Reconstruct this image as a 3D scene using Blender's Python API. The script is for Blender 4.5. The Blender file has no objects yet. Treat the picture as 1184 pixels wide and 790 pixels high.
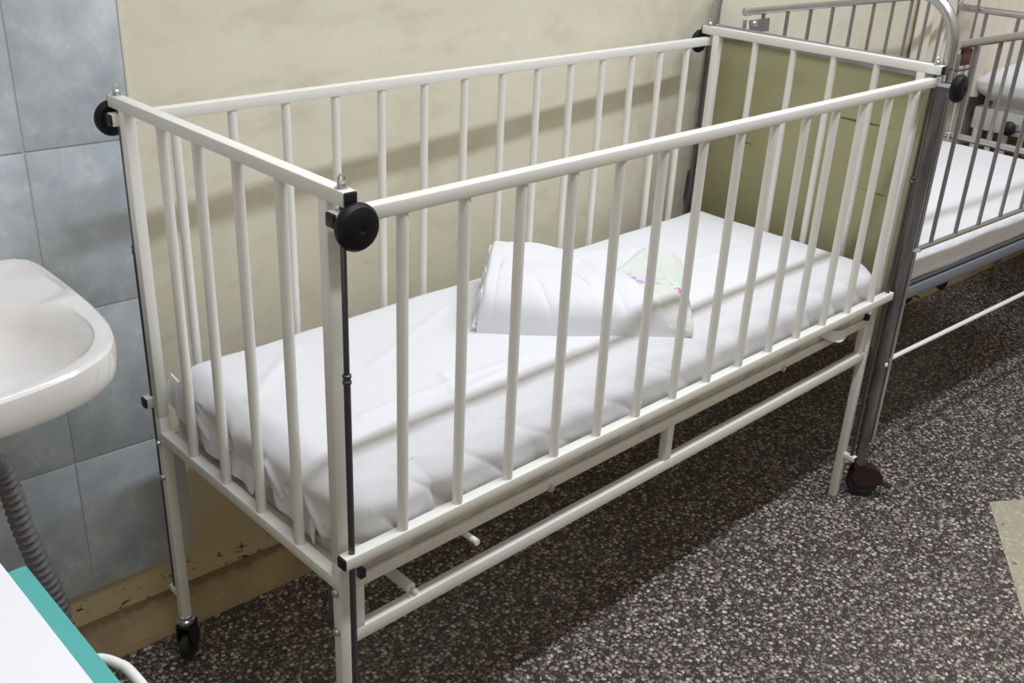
import bpy, bmesh, math, random
from mathutils import Vector, Matrix, noise, Euler
random.seed(4)
S = bpy.context.scene
COL = S.collection
# ------------------------------------------------------------------ helpers
def new_mat(name, color, rough=.5, metal=0.0, spec=.5, coat=0.0):
    m = bpy.data.materials.new(name); m.use_nodes = True
    b = m.node_tree.nodes['Principled BSDF']
    b.inputs['Base Color'].default_value = (*color, 1)
    b.inputs['Roughness'].default_value = rough
    b.inputs['Metallic'].default_value = metal
    b.inputs['Specular IOR Level'].default_value = spec
    b.inputs['Coat Weight'].default_value = coat
    return m
class NT:
    def __init__(s, m):
        s.t = m.node_tree; s.n = s.t.nodes; s.b = s.n['Principled BSDF']; s.l = s.t.links
    def add(s, kind, **kw):
        n = s.n.new(kind)
        for k, v in kw.items():
            if hasattr(n, k) and k not in n.inputs.keys(): setattr(n, k, v)
            else: n.inputs[k].default_value = v
        return n
    def link(s, a, b): s.l.new(a, b)
    def coord(s, scale=(1, 1, 1), loc=(0, 0, 0), rot=(0, 0, 0)):
        c = s.n.new('ShaderNodeTexCoord'); mp = s.n.new('ShaderNodeMapping')
        mp.inputs['Scale'].default_value = scale; mp.inputs['Location'].default_value = loc; mp.inputs['Rotation'].default_value = rot
        s.link(c.outputs['Object'], mp.inputs['Vector']); return mp.outputs[0]
    def noise(s, vec, scale, detail=4, rough=.55):
        n = s.n.new('ShaderNodeTexNoise'); n.inputs['Scale'].default_value = scale
        n.inputs['Detail'].default_value = detail; n.inputs['Roughness'].default_value = rough
        s.link(vec, n.inputs['Vector']); return n.outputs['Fac']
    def ramp(s, fac, stops):
        r = s.n.new('ShaderNodeValToRGB'); e = r.color_ramp.elements
        while len(e) < len(stops): e.new(.5)
        for i, (p, c) in enumerate(stops):
            e[i].position = p; e[i].color = (*c, 1) if len(c) == 3 else c
        s.link(fac, r.inputs[0]); return r.outputs[0]
    def mix(s, fac, a, b, mode='MIX'):
        n = s.n.new('ShaderNodeMix'); n.data_type = 'RGBA'; n.blend_type = mode
        for v, i in ((fac, 0), (a, 6), (b, 7)):
            if isinstance(v, (int, float)): n.inputs[i].default_value = v
            elif isinstance(v, tuple): n.inputs[i].default_value = (*v, 1)
            else: s.link(v, n.inputs[i])
        return n.outputs[2]
    def math(s, op, a, b=0.0, clamp=False):
        n = s.n.new('ShaderNodeMath'); n.operation = op; n.use_clamp = clamp
        for v, i in ((a, 0), (b, 1)):
            if isinstance(v, (int, float)): n.inputs[i].default_value = v
            else: s.link(v, n.inputs[i])
        return n.outputs[0]
    def sep(s, vec):
        n = s.n.new('ShaderNodeSeparateXYZ'); s.link(vec, n.inputs[0]); return n.outputs
    def color(s, c): s.link(c, s.b.inputs['Base Color'])
    def rough(s, c): s.link(c, s.b.inputs['Roughness'])
    def bump(s, h, strength=.2, dist=.002):
        n = s.n.new('ShaderNodeBump'); n.inputs['Strength'].default_value = strength; n.inputs['Distance'].default_value = dist
        s.link(h, n.inputs['Height']); s.link(n.outputs[0], s.b.inputs['Normal'])

def root_matrix(o):
    m = Matrix.Identity(4)
    while o is not None:
        m = Matrix.LocRotScale(o.location, o.rotation_euler, None) @ m; o = o.parent
    return m
def obj(name, bm, mat, parent=None, smooth=True, local=False):
    me = bpy.data.meshes.new(name)
    if parent is not None and not local:
        bm.transform(root_matrix(parent).inverted())
    bmesh.ops.recalc_face_normals(bm, faces=bm.faces)
    bm.to_mesh(me); bm.free()
    if smooth:
        for p in me.polygons: p.use_smooth = True
        me.set_sharp_from_angle(angle=math.radians(60 if len(me.polygons) > 3000 else 27.5))
    for m in (mat if isinstance(mat, (list, tuple)) else [mat]): me.materials.append(m)
    o = bpy.data.objects.new(name, me); COL.objects.link(o)
    if parent is not None: o.parent = parent
    return o
def thing(name, label, cat, loc=(0, 0, 0), rz=0, group=None):
    o = bpy.data.objects.new(name, None); COL.objects.link(o)
    o.location = loc; o.rotation_euler = (0, 0, rz); o.empty_display_size = .1
    o['label'] = label; o['category'] = cat
    if group: o['group'] = group
    return o
def tag(o, label, cat=None, group=None):
    o['label'] = label
    if cat: o['category'] = cat
    if group: o['group'] = group
    return o
def struct(o): o['kind'] = 'structure'; return o

def box(bm, x0, x1, y0, y1, z0, z1, bev=.0, mi=0):
    vs = [bm.verts.new((x, y, z)) for x in (x0, x1) for y in (y0, y1) for z in (z0, z1)]
    f = [(0, 1, 3, 2), (4, 6, 7, 5), (0, 4, 5, 1), (2, 3, 7, 6), (0, 2, 6, 4), (1, 5, 7, 3)]
    fs = [bm.faces.new([vs[i] for i in q]) for q in f]
    for q in fs: q.material_index = mi
    if bev > 0:
        ed = list({e for q in fs for e in q.edges})
        bmesh.ops.bevel(bm, geom=ed, offset=bev, segments=2, affect='EDGES', profile=.5)
    return bm
def frame_of(d):
    d = d.normalized(); a = Vector((0, 0, 1)) if abs(d.z) < .9 else Vector((1, 0, 0))
    u = d.cross(a).normalized(); return u, d.cross(u).normalized()
def sweep(bm, pts, r, seg=14, caps=True, closed=False):
    pts = [Vector(p) for p in pts]; n = len(pts); rs = r if isinstance(r, (list, tuple)) else [r] * n
    rings = []; pu = None
    for i, p in enumerate(pts):
        if closed: d = pts[(i + 1) % n] - pts[i - 1]
        else: d = pts[min(i + 1, n - 1)] - pts[max(i - 1, 0)]
        if d.length < 1e-9: d = Vector((0, 0, 1))
        d.normalize()
        if pu is None: u, w = frame_of(d)
        else:
            u = (pu - d * pu.dot(d)).normalized(); w = d.cross(u).normalized()
        pu = u
        rings.append([bm.verts.new(p + (u * math.cos(2 * math.pi * k / seg) + w * math.sin(2 * math.pi * k / seg)) * rs[i]) for k in range(seg)])
    m = n if closed else n - 1
    for i in range(m):
        a, b = rings[i], rings[(i + 1) % n]
        for k in range(seg): bm.faces.new([a[k], a[(k + 1) % seg], b[(k + 1) % seg], b[k]])
    if caps and not closed:
        bm.faces.new(rings[0][::-1]); bm.faces.new(rings[-1])
    return bm
def tube(bm, a, b, r, seg=14): return sweep(bm, [a, b], r, seg)
def lathe(bm, prof, origin, axis, seg=32):
    """prof: list of (radius, distance along the axis)"""
    o = Vector(origin); ax = Vector(axis).normalized(); u, w = frame_of(ax); rings = []
    for (r, t) in prof:
        if r < 1e-6: rings.append([bm.verts.new(o + ax * t)])
        else: rings.append([bm.verts.new(o + ax * t + (u * math.cos(2 * math.pi * k / seg) + w * math.sin(2 * math.pi * k / seg)) * r) for k in range(seg)])
    for a, b in zip(rings, rings[1:]):
        for k in range(seg):
            q = [a[k % len(a)], a[(k + 1) % len(a)] if len(a) > 1 else None, b[(k + 1) % len(b)] if len(b) > 1 else None, b[k % len(b)]]
            q = [v for v in q if v is not None]
            if len(q) > 2: bm.faces.new(q)
    for rg, rev in ((rings[0], True), (rings[-1], False)):
        if len(rg) > 1: bm.faces.new(rg[::-1] if rev else rg)
    return bm
def prism(bm, outline, d0, d1, plane='xz'):
    """outline in one plane extruded along the third axis"""
    def P(a, b, t): return {'xz': (a, t, b), 'yz': (t, a, b), 'xy': (a, b, t)}[plane]
    v0 = [bm.verts.new(P(a, b, d0)) for a, b in outline]; v1 = [bm.verts.new(P(a, b, d1)) for a, b in outline]
    n = len(outline)
    bm.faces.new(v0[::-1]); bm.faces.new(v1)
    for i in range(n): bm.faces.new([v0[i], v0[(i + 1) % n], v1[(i + 1) % n], v1[i]])
    return bm
B = bmesh.new

# ------------------------------------------------------------------ materials
def painted(name, c, rough=.38):
    m = new_mat(name, c, rough, spec=.5); t = NT(m); v = t.coord()
    f = t.noise(v, 35, 5, .6)
    t.color(t.mix(t.ramp(f, [(.55, (0, 0, 0)), (.8, (.35, .35, .35))]), c, tuple(x * .86 for x in c)))
    t.bump(t.noise(v, 300, 2), .05, .0005); return m
M = {}
M['cream'] = painted('cream_enamel', (.80, .79, .735))
M['white_metal'] = painted('white_enamel', (.82, .81, .78))
M['black'] = new_mat('black_plastic', (.008, .008, .011), .45)
M['rubber'] = new_mat('black_rubber', (.004, .004, .007), .5, spec=.3)
M['rod'] = new_mat('dark_steel', (.13, .13, .14), .35, .85)
M['greyplate'] = new_mat('grey_painted_plate', (.50, .50, .49), .5)
M['zinc'] = new_mat('zinc_plated', (.62, .62, .62), .3, .95)
M['chrome'] = new_mat('brushed_chrome', (.60, .59, .61), .27, .95)
m = M['chrome']; t = NT(m); t.rough(t.ramp(t.noise(t.coord(), 9, 3), [(.3, (.22, .22, .22)), (.8, (.32, .32, .32))]))
M['worn'] = new_mat('worn_steel', (.21, .20, .205), .42, .7)
t = NT(M['worn']); t.color(t.ramp(t.noise(t.coord(scale=(1, 1, .25)), 30, 5), [(.3, (.11, .10, .105)), (.75, (.30, .29, .31))]))
M['barsteel'] = new_mat('dull_steel', (.34, .34, .36), .4, .75)
M['brownplastic'] = new_mat('brown_caster', (.030, .010, .012), .45)
M['rust'] = new_mat('brown_latch', (.12, .06, .045), .6, .2)
M['ceramic'] = new_mat('ceramic', (.80, .775, .755), .12, spec=.5, coat=.4)
M['hose'] = new_mat('hose_grey', (.20, .19, .21), .5)
# cloth
def cloth(name, c, bs=.12):
    m = new_mat(name, c, .9, spec=.2); t = NT(m); v = t.coord()
    h = t.math('ADD', t.noise(v, 28, 4, .6), t.math('MULTIPLY', t.noise(v, 700, 2), .15)); t.bump(h, bs, .006)
    return m
M['sheet'] = cloth('white_cotton_sheet', (.74, .74, .765), .25)
M['pad'] = cloth('white_pad_cover', (.80, .80, .83), .05)
M['pillow'] = cloth('pillow_cotton', (.78, .78, .80))
M['ticking'] = cloth('grey_ticking', (.20, .21, .25))
M['core'] = cloth('mattress_core', (.63, .58, .50))
m = M['core']; t = NT(m); v = t.coord(scale=(1, 1, 1))
t.color(t.mix(t.ramp(t.noise(v, 22, 3), [(.45, (0, 0, 0)), (.6, (1, 1, 1))]), (.66, .62, .54), (.50, .46, .45)))
m = M['teal'] = new_mat('teal_vinyl', (.085, .40, .37), .5)
# olive board
m = M['olive'] = new_mat('olive_board', (.36, .35, .20), .6); t = NT(m); v = t.coord(scale=(1, 1.3, 22))
sc = t.ramp(t.noise(v, 2.4, 3, .5), [(.0, (0, 0, 0)), (.705, (0, 0, 0)), (.73, (1, 1, 1))])
base = t.ramp(t.noise(t.coord(), 5, 5), [(.3, (.36, .345, .19)), (.7, (.44, .42, .25))])
t.color(t.mix(sc, base, (.15, .10, .05)))
# wall paint: yellow, worn near the plinth
m = M['wall'] = new_mat('cream_yellow_wall_paint', (.68, .62, .44), .45, spec=.35); t = NT(m); v = t.coord()
base = t.ramp(t.noise(v, 2.2, 5, .6), [(.3, (.685, .645, .50)), (.7, (.755, .72, .585))])
_, _, z = t.sep(v)
st = t.noise(t.coord(scale=(1, 1, 2.2), loc=(3.1, 0, 0)), 7, 5, .65)
dirt = t.math('MULTIPLY', t.ramp(st, [(.5, (0, 0, 0)), (.66, (.3, .3, .3))]), 1)
wx, _, _ = t.sep(v)
near = t.ramp(wx, [(.0, (0, 0, 0)), (.75, (0, 0, 0)), (.9, (1, 1, 1)), (.97, (1, 1, 1)), (1, (0, 0, 0))])
sm = t.math('MULTIPLY', t.ramp(t.math('DIVIDE', wx, 1.7), [(.0, (0, 0, 0)), (.76, (0, 0, 0)), (.84, (1, 1, 1)), (.9, (1, 1, 1)), (.96, (0, 0, 0))]), t.ramp(t.noise(t.coord(scale=(2.2, 1, .9)), 3, 5, .7), [(.35, (0, 0, 0)), (.65, (.75, .75, .75))]))
c1 = t.mix(dirt, base, (.50, .43, .27))
c2 = t.mix(sm, c1, (.50, .44, .37))
low = t.math('SUBTRACT', 1.0, t.math('MULTIPLY', z, 9.0), True)
chipn = t.noise(t.coord(scale=(1, 1, 2.6)), 26, 6, .7)
chip = t.math('MULTIPLY', t.ramp(chipn, [(.57, (0, 0, 0)), (.60, (1, 1, 1))]), t.ramp(low, [(.0, (0, 0, 0)), (.12, (1, 1, 1))]))
bounce_tint = t.ramp(t.math('ADD', z, t.math('MULTIPLY', t.noise(v, 5, 4), .25)), [(.30, (1, 1, 1)), (.62, (0, 0, 0))])  # lower wall turns ochre: warm bounced light in the shade, painted into the colour
c2 = t.mix(t.math('MULTIPLY', bounce_tint, .8), c2, (.60, .48, .26))
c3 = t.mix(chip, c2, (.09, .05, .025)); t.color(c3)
t.bump(t.noise(v, 40, 5, .6), .25, .003)
# plinth
m = M['plinth'] = new_mat('worn_painted_plinth', (.5, .42, .25), .6); t = NT(m); v = t.coord()
a = t.ramp(t.noise(v, 6, 6, .65), [(.3, (.24, .17, .085)), (.7, (.42, .32, .17))])
a = t.mix(t.ramp(t.noise(v, 70, 3, .6), [(.62, (0, 0, 0)), (.75, (.5, .5, .5))]), a, (.58, .50, .34))
_, _, z = t.sep(v)
edge = t.ramp(t.math('ADD', t.math('MULTIPLY', z, 10.0), t.math('MULTIPLY', t.noise(v, 15, 5, .7), .35)), [(.55, (0, 0, 0)), (.62, (1, 1, 1))])
t.color(t.mix(t.math('MULTIPLY', edge, .75), a, (.13, .075, .035))); t.bump(t.noise(v, 50, 5), .5, .004)
# tiles
m = M['tile'] = new_mat('blue_grey_marbled_tile', (.45, .5, .56), .22, spec=.5); t = NT(m); v = t.coord()
n1 = t.noise(v, 7, 7, .65); n2 = t.noise(t.coord(loc=(5, 2, 1)), 22, 5, .7)
cc = t.ramp(t.math('ADD', t.math('MULTIPLY', n1, .65), t.math('MULTIPLY', n2, .35)), [(.36, (.37, .42, .46)), (.5, (.485, .53, .565)), (.64, (.65, .68, .70))])
t.color(cc); t.rough(t.ramp(n2, [(.3, (.18, .18, .18)), (.7, (.3, .3, .3))]))
M['grout'] = new_mat('grout', (.52, .52, .50), .8)
M['trim'] = new_mat('tile_edge_trim', (.74, .70, .60), .5)
# terrazzo
def terrazzo(name, dark, stones, scale, cover=.6):
    m = new_mat(name, (.2, .2, .2), .3, spec=.5); t = NT(m)
    c = t.n.new('ShaderNodeTexCoord')
    wn = t.n.new('ShaderNodeTexNoise'); wn.inputs['Scale'].default_value = 90; t.link(c.outputs['Object'], wn.inputs['Vector'])
    mx = t.n.new('ShaderNodeMix'); mx.data_type = 'VECTOR'; mx.inputs[0].default_value = .008
    t.link(c.outputs['Object'], mx.inputs[4]); t.link(wn.outputs['Color'], mx.inputs[5]); vec = mx.outputs[1]
    def layer(sc, thr):
        v1 = t.n.new('ShaderNodeTexVoronoi'); v1.feature = 'F1'; v1.inputs['Scale'].default_value = sc; t.link(vec, v1.inputs['Vector'])
        v2 = t.n.new('ShaderNodeTexVoronoi'); v2.feature = 'DISTANCE_TO_EDGE'; v2.inputs['Scale'].default_value = sc; t.link(vec, v2.inputs['Vector'])
        s = t.n.new('ShaderNodeSeparateColor'); t.link(v1.outputs['Color'], s.inputs[0])
        keep = t.ramp(s.outputs[0], [(thr - .01, (0, 0, 0)), (thr, (1, 1, 1))])
        e = t.math('MULTIPLY', t.ramp(v1.outputs['Distance'], [(.40, (1, 1, 1)), (.52, (0, 0, 0))]), t.ramp(v2.outputs[0], [(.03, (0, 0, 0)), (.08, (1, 1, 1))]))
        return t.math('MULTIPLY', keep, e), t.ramp(s.outputs[1], stones)
    k1, c1 = layer(scale, 1 - cover); k2, c2 = layer(scale * 2.1, .42)
    vv = t.coord()
    d = t.mix(t.noise(vv, 1.3, 4), tuple(x * .8 for x in dark), tuple(x * 1.25 for x in dark))
    a = t.mix(t.math('MULTIPLY', k2, .55), d, c2); a = t.mix(k1, a, c1)
    t.color(a); t.rough(t.ramp(t.noise(vv, 4, 5, .6), [(.3, (.26, .26, .26)), (.7, (.44, .44, .44))]))
    return m
M['floor'] = terrazzo('dark_terrazzo', (.048, .039, .037), [(.0, (.15, .125, .105)), (.35, (.28, .24, .205)), (.7, (.42, .375, .33)), (1, (.64, .59, .52))], 96, .72)
M['inlay'] = terrazzo('beige_terrazzo', (.40, .37, .27), [(.0, (.20, .17, .12)), (.25, (.46, .42, .31)), (1, (.55, .51, .38))], 70, .6)
M['curtain'] = cloth('cream_curtain_cloth', (.72, .66, .55), .05)
M['wood'] = new_mat('brown_wood', (.16, .10, .055), .5)
t = NT(M['wood']); t.color(t.ramp(t.noise(t.coord(scale=(1, 1, 8)), 6, 5), [(.3, (.13, .08, .045)), (.7, (.24, .15, .09))]))

# ------------------------------------------------------------------ measures of the cot (metres)
L, W, H, T, TP, D = 1.56, .5477, 1.1259, .0196, .0193, .0285
ZT, ZL, E, O = 1.0987, .5905, .016, .0449
WA = math.atan(-.0432); WY = W + .0837 + .08
# ------------------------------------------------------------------ setting
bm = B(); box(bm, -3.2, 6.4, -4.2, 1.2, -.12, 0)
floor = struct(obj('floor', bm, M['floor'], smooth=False))
bm = B(); prism(bm, [(1.854, -.295), (1.19, -.706), (1.50, -1.15), (2.55, -1.0), (2.65, -.62), (2.36, -.42)][:2] + [(1.80, -1.10), (2.47, -.69)], -.004, .0012, 'xy')
inl = obj('floor_inlay', bm, M['inlay'], floor, smooth=False); tag(inl, 'beige terrazzo inlay in the dark floor')
wm = Matrix.Translation((0, WY, 0)) @ Matrix.Rotation(WA, 4, 'Z')
def wallobj(name, bm, mat, **k):
    o = obj(name, bm, mat, **k); o.matrix_world = wm; return o
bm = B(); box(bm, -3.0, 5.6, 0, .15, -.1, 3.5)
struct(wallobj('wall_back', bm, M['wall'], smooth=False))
bm = B(); prism(bm, [(0, -.02), (-.08, -.02), (-.081, .003), (-.074, .014), (-.05, .027), (-.02, .040), (0, .050)], -3.0, 5.6, 'yz')
bmesh.ops.subdivide_edges(bm, edges=[e for e in bm.edges if e.calc_length() > 5], cuts=60, use_grid_fill=True)
struct(wallobj('baseboard_back', bm, M['plinth'], smooth=True))
# tiled splash area: grout bed, single tiles, edge trim
bm = B(); box(bm, -1.4, .072, -.0075, .002, .128, 2.9)
grout = struct(wallobj('trim_1', bm, M['grout'], smooth=False))
bm = B()
zrow = [(.131, .4245), (.4275, .7245), (.7275, 1.0195), (1.0225, 1.319), (1.322, 1.619), (1.622, 1.919), (1.922, 2.219), (2.222, 2.519), (2.522, 2.819)]
for z0, z1 in zrow:
    x1 = .070
    for w in (.177, .197, .197, .197, .197, .197):
        box(bm, x1 - w, x1, -.0095, -.003, z0, z1, .0012); x1 -= w + .003
tl = obj('wall_tile', bm, M['tile'], grout, local=True)
bm = B(); box(bm, .0715, .0785, -.010, .002, .128, 2.9, .002)
tr = obj('edge_strip', bm, M['trim'], grout, local=True)
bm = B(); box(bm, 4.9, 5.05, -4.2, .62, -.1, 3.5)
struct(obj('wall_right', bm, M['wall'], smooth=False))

# ------------------------------------------------------------------ the white cot
cot = thing('hospital_cot', 'cream-white barred metal hospital cot standing in front, on terrazzo floor', 'cot', (0, 0, 0))
def end_frame(x, left):
    bm = B()
    box(bm, x - T / 2, x + T / 2, -O, W + O, H - T, H, .002)
    for y in (0, W): box(bm, x - TP / 2, x + TP / 2, y - TP / 2, y + TP / 2, .56, H - T + .001, .0018)
    box(bm, x - T / 2, x + T / 2, -TP / 2 + .0015, W + TP / 2 - .0015, .512, .532, .001)
    f = obj('end_frame', bm, M['cream'], cot)
    for k in range(4):
        y = .108 + k * .1085
        bm = B(); tube(bm, (x, y, .530), (x, y, H - T + .002), .0082, 16); obj('bar', bm, M['cream'], f)
    for y in (0, W):
        z0 = .112 if left else .0
        bm = B(); box(bm, x - TP / 2, x + TP / 2, y - TP / 2, y + TP / 2, z0, .561, .0018)
        obj('leg', bm, M['cream'], f)
    for s, y in ((-1, -O), (1, W + O)):
        bm = B(); a, b = sorted((y - s * .002, y + s * .0035)); box(bm, x - T / 2 + .0006, x + T / 2 - .0006, a, b, H - T + .0006, H - .0006, .0022)
        obj('end_cap', bm, M['black'], f)
    # stub holders which carry the foot of the guide rods
    zs = .165 if left else .135
    for s, y in ((-1, 0), (1, W)):
        a, b = sorted((y + s * TP / 2 - s * .002, y + s * (D + .012)))
        bm = B(); box(bm, x - .008, x + .008, a, b, zs - .014, zs, .0015); obj('rod_holder', bm, M['white_metal'], f)
        a, b = sorted((y + s * (D + .011), y + s * (D + .0145)))
        bm = B(); box(bm, x - .0075, x + .0075, a, b, zs - .0135, zs - .0005, .0015); obj('end_cap', bm, M['black'], f)
        # bolts through the leg
        for zb in (.508, .435):
            bm = B(); sx = -1 if left else 1
            lathe(bm, [(.0075, 0), (.0075, .0012), (.006, .0015), (.0055, .005), (.003, .0065), (0, .007)], (x + sx * TP / 2, y, zb), (sx, 0, 0), 16)
            obj('bolt', bm, M['zinc'], f)
    return f
end_frame(0, True); end_frame(L, False)
def drop_side(y, s):
    """s = outward direction (-1 near, +1 wall side)"""
    bm = B()
    box(bm, -E, L + E, y - T / 2, y + T / 2, ZT - T, ZT, .002)
    box(bm, -E, L + E, y - T / 2, y + T / 2, ZL - T, ZL, .002)
    f = obj('drop_side', bm, M['cream'], cot)
    for k in range(14):
        x = .0915 + k * .1064
        bm = B(); tube(bm, (x, y, ZL - .002), (x, y, ZT - T + .002), .0082, 16); obj('bar', bm, M['cream'], f)
    for z in (ZT, ZL):
        for xe, q in ((-E, -1), (L + E, 1)):
            a, b = sorted((xe - q * .002, xe + q * .0035))
            if q > 0 and s < 0: continue
            bm = B(); box(bm, a, b, y - T / 2 + .0006, y + T / 2 - .0006, z - T + .0006, z - .0006, .0022); obj('end_cap', bm, M['black'], f)
    for x in (0, L):
        yk = y + s * T / 2; dk = .028 if (x > 0 and s < 0) else 0
        rr = .0045 if dk else .007; bm = B(); lathe(bm, [(rr, -.002), (rr, .02 + dk)], (x, yk, ZT - T / 2 - .003), (0, s, 0), 16); obj('knob_stem', bm, M['zinc'] if dk else M['white_metal'], f)
        bm = B(); prof = [(.010, .010), (.024, .010), (.0285, .013), (.0305, .018), (.030, .023), (.0265, .028), (.019, .0315), (.010, .0325), (.0055, .0322), (.003, .0305), (0, .030)]
        if s > 0: prof = [(r * .96, d * .85 + .001) for r, d in prof]
        lathe(bm, prof, (x, yk + s * dk, ZT - T / 2 - .004), (0, s, 0), 40)
        obj('knob', bm, M['rubber'], f)
    return f
drop_side(-D, -1); drop_side(W + D, 1)
for x in (0, L):
    for y, s in ((-D, -1), (W + D, 1)):
        zs = .163 if x == 0 else .133
        bm = B(); tube(bm, (x, y, zs - .004), (x, y, .87), .0048, 12)
        lathe(bm, [(.0048, 0), (.0062, .0005), (.0062, .004), (.0050, .0055), (.0050, .009), (.0062, .0095), (.0062, .013), (.0045, .014)], (x, y, .862), (0, 0, 1), 16)
        g = obj('guide_rod', bm, M['rod'], cot)
        bm = B(); tube(bm, (x, y, .872), (x, y, H + .003), .0040, 12); obj('upper_rod', bm, M['rod'], g)
        # lug with split pin on top of the rod
        bm = B(); lathe(bm, [(.0085, 0), (.0085, .0015), (.006, .0018), (.0058, .007), (.004, .010), (0, .0112)], (x, y, H - .0003), (0, 0, 1), 16)
        sweep(bm, [(x + .0045 * math.cos(a), y, H + .0115 + .0055 * math.sin(a)) for a in [2 * math.pi * k / 16 for k in range(16)]], .0016, 8, closed=True)
        obj('rod_nut', bm, M['zinc'], cot)
# bed base: side truss near the viewer, plain rails elsewhere
bm = B()
zb0, zb1 = .5045, .5245
box(bm, .010, L - .010, -TP / 2, TP / 2, zb0, zb1, .002)
box(bm, .010, L - .010, W - TP / 2, W + TP / 2, zb0, zb1, .002)
for x in (.022, L - .022): box(bm, x - .0098, x + .0098, .008, W - .008, zb0 - .001, zb1 - .003, .002)
box(bm, .010, L - .010, -TP / 2, TP / 2, .4045, .4285, .002)
for x in (.0225, .77, L - .0225): box(bm, x - .0125 if x < .1 or x > 1.4 else x - .0098, x + .0125 if x < .1 or x > 1.4 else x + .0098, -TP / 2 + .0008, TP / 2 - .0008, .427, .506, .0015)
for y in (.13, .27, .41): box(bm, .03, L - .03, y - .012, y + .012, .517, .521)
for k in range(9): box(bm, .11 + k * .165, .14 + k * .165, .008, W - .008, .520, .524)
base = obj('bed_base', bm, M['cream'], cot)
bm = B(); tube(bm, (.134, .006, .4375), (.134, W - .004, .4375), .0095, 18); obj('cross_tube', bm, M['cream'], base)
bm = B(); lathe(bm, [(.0085, 0), (.0085, .002), (.005, .0025), (.005, .014), (0, .016)], (.134, .0065, .4375), (0, -1, 0), 14)
box(bm, .124, .144, -.006, .008, .4275, .431, .001); obj('cross_tube_bolt', bm, M['white_metal'], base)
bm = B(); tube(bm, (.238, -.035, .4985), (.238, W - .01, .4985), .0055, 14); obj('support_rod', bm, M['cream'], base)
for x in (.43, 1.16):
    bm = B(); lathe(bm, [(.0075, 0), (.0075, .0015), (.006, .002), (.006, .005), (.003, .0062), (0, .0065)], (x, -TP / 2, .508), (0, -1, 0), 16); obj('bolt', bm, M['zinc'], base)
bm = B(); box(bm, .004, .008, .016, .044, .43, .51, .001); obj('corner_plate', bm, M['worn'], base)
bm = B(); box(bm, .0102, .031, W - .006, W - .002, .262, .51, .001); obj('corner_plate', bm, M['greyplate'], base)
for x in (.030, L - .042):
    bm = B(); box(bm, x - .008, x + .003, -TP / 2 - .008, -TP / 2 + .004, .5245, .540, .002); obj('stop_block', bm, M['black'], base)
# casters below the left legs
for y in (0, W):
    bm = B(); lathe(bm, [(.0125, .113), (.0145, .110), (.0145, .103), (.0175, .101), (.0175, .095), (.0145, .092), (.0145, .086)], (0, y, 0), (0, 0, 1), 28)
    c = obj('caster', bm, M['zinc'], cot)
    bm = B(); R_ = Matrix.Translation((0, y, 0)) @ Matrix.Rotation(math.radians(40), 4, 'Z') @ Matrix.Translation((0, -y, 0))
    for yy in (-.015, .012): prism(bm, [(-.016, .09), (.018, .09), (.022, .05), (.012, .028), (-.004, .028), (-.018, .06)], y + yy, y + yy + .003, 'xz')
    box(bm, -.017, .019, y - .015, y + .015, .084, .09, .001)
    bm.transform(R_); obj('caster_fork', bm, M['black'], c)
    bm = B(); lathe(bm, [(.004, -.012), (.020, -.0115), (.029, -.010), (.0335, -.006), (.0345, 0), (.0335, .006), (.029, .010), (.020, .0115), (.004, .012)], (.004, y, .0349), (0, 1, 0), 32)
    R_ = Matrix.Translation((0, y, 0)) @ Matrix.Rotation(math.radians(40), 4, 'Z') @ Matrix.Translation((0, -y, 0)); bm.transform(R_)
    obj('caster_wheel', bm, M['black'], c)

# ------------------------------------------------------------------ mattress under a white sheet
def rounded_grid(x0, x1, y0, y1, z0, z1, nx, ny, nz, r, fn, bottom=True):
    """closed box made of a dense grid; fn(point, normal) moves each vertex"""
    bm = B(); vs = {}
    c = Vector(((x0 + x1) / 2, (y0 + y1) / 2, (z0 + z1) / 2)); h = Vector(((x1 - x0) / 2, (y1 - y0) / 2, (z1 - z0) / 2))
    def V(i, j, k):
        q = (i, j, k)
        if q not in vs:
            p = Vector((-h.x + 2 * h.x * i / nx, -h.y + 2 * h.y * j / ny, -h.z + 2 * h.z * k / nz))
            inn = Vector([max(-h[a] + r, min(h[a] - r, p[a])) for a in range(3)])
            d = p - inn; n = d.normalized() if d.length > 1e-9 else Vector((0, 0, 1))
            pp = inn + n * min(r, d.length) if d.length > r else p
            if d.length <= 1e-9: n = Vector((0, 0, 1))
            w = c + pp; vs[q] = bm.verts.new(fn(w, n))
        return vs[q]
    def face(a, b, cc, d): bm.faces.new([V(*a), V(*b), V(*cc), V(*d)])
    for i in range(nx):
        for j in range(ny):
            face((i, j, nz), (i + 1, j, nz), (i + 1, j + 1, nz), (i, j + 1, nz))
            if bottom: face((i, j, 0), (i, j + 1, 0), (i + 1, j + 1, 0), (i + 1, j, 0))
    for i in range(nx):
        for k in range(nz):
            face((i, 0, k), (i + 1, 0, k), (i + 1, 0, k + 1), (i, 0, k + 1)); face((i, ny, k), (i, ny, k + 1), (i + 1, ny, k + 1), (i + 1, ny, k))
    for j in range(ny):
        for k in range(nz):
            face((0, j, k), (0, j, k + 1), (0, j + 1, k + 1), (0, j + 1, k)); face((nx, j, k), (nx, j + 1, k), (nx, j + 1, k + 1), (nx, j, k + 1))
    return bm
def fold(p, a, b, w, h):
    """ridge of height h and half width w along segment a-b (2-D)"""
    a = Vector(a); b = Vector(b); ab = b - a; t = max(0, min(1, (p - a).dot(ab) / ab.length_squared)); d = (p - a - ab * t).length
    return h * math.exp(-(d / w) ** 2) * (1 if 0 < t < 1 else math.exp(-(d / w) ** 2))
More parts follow.
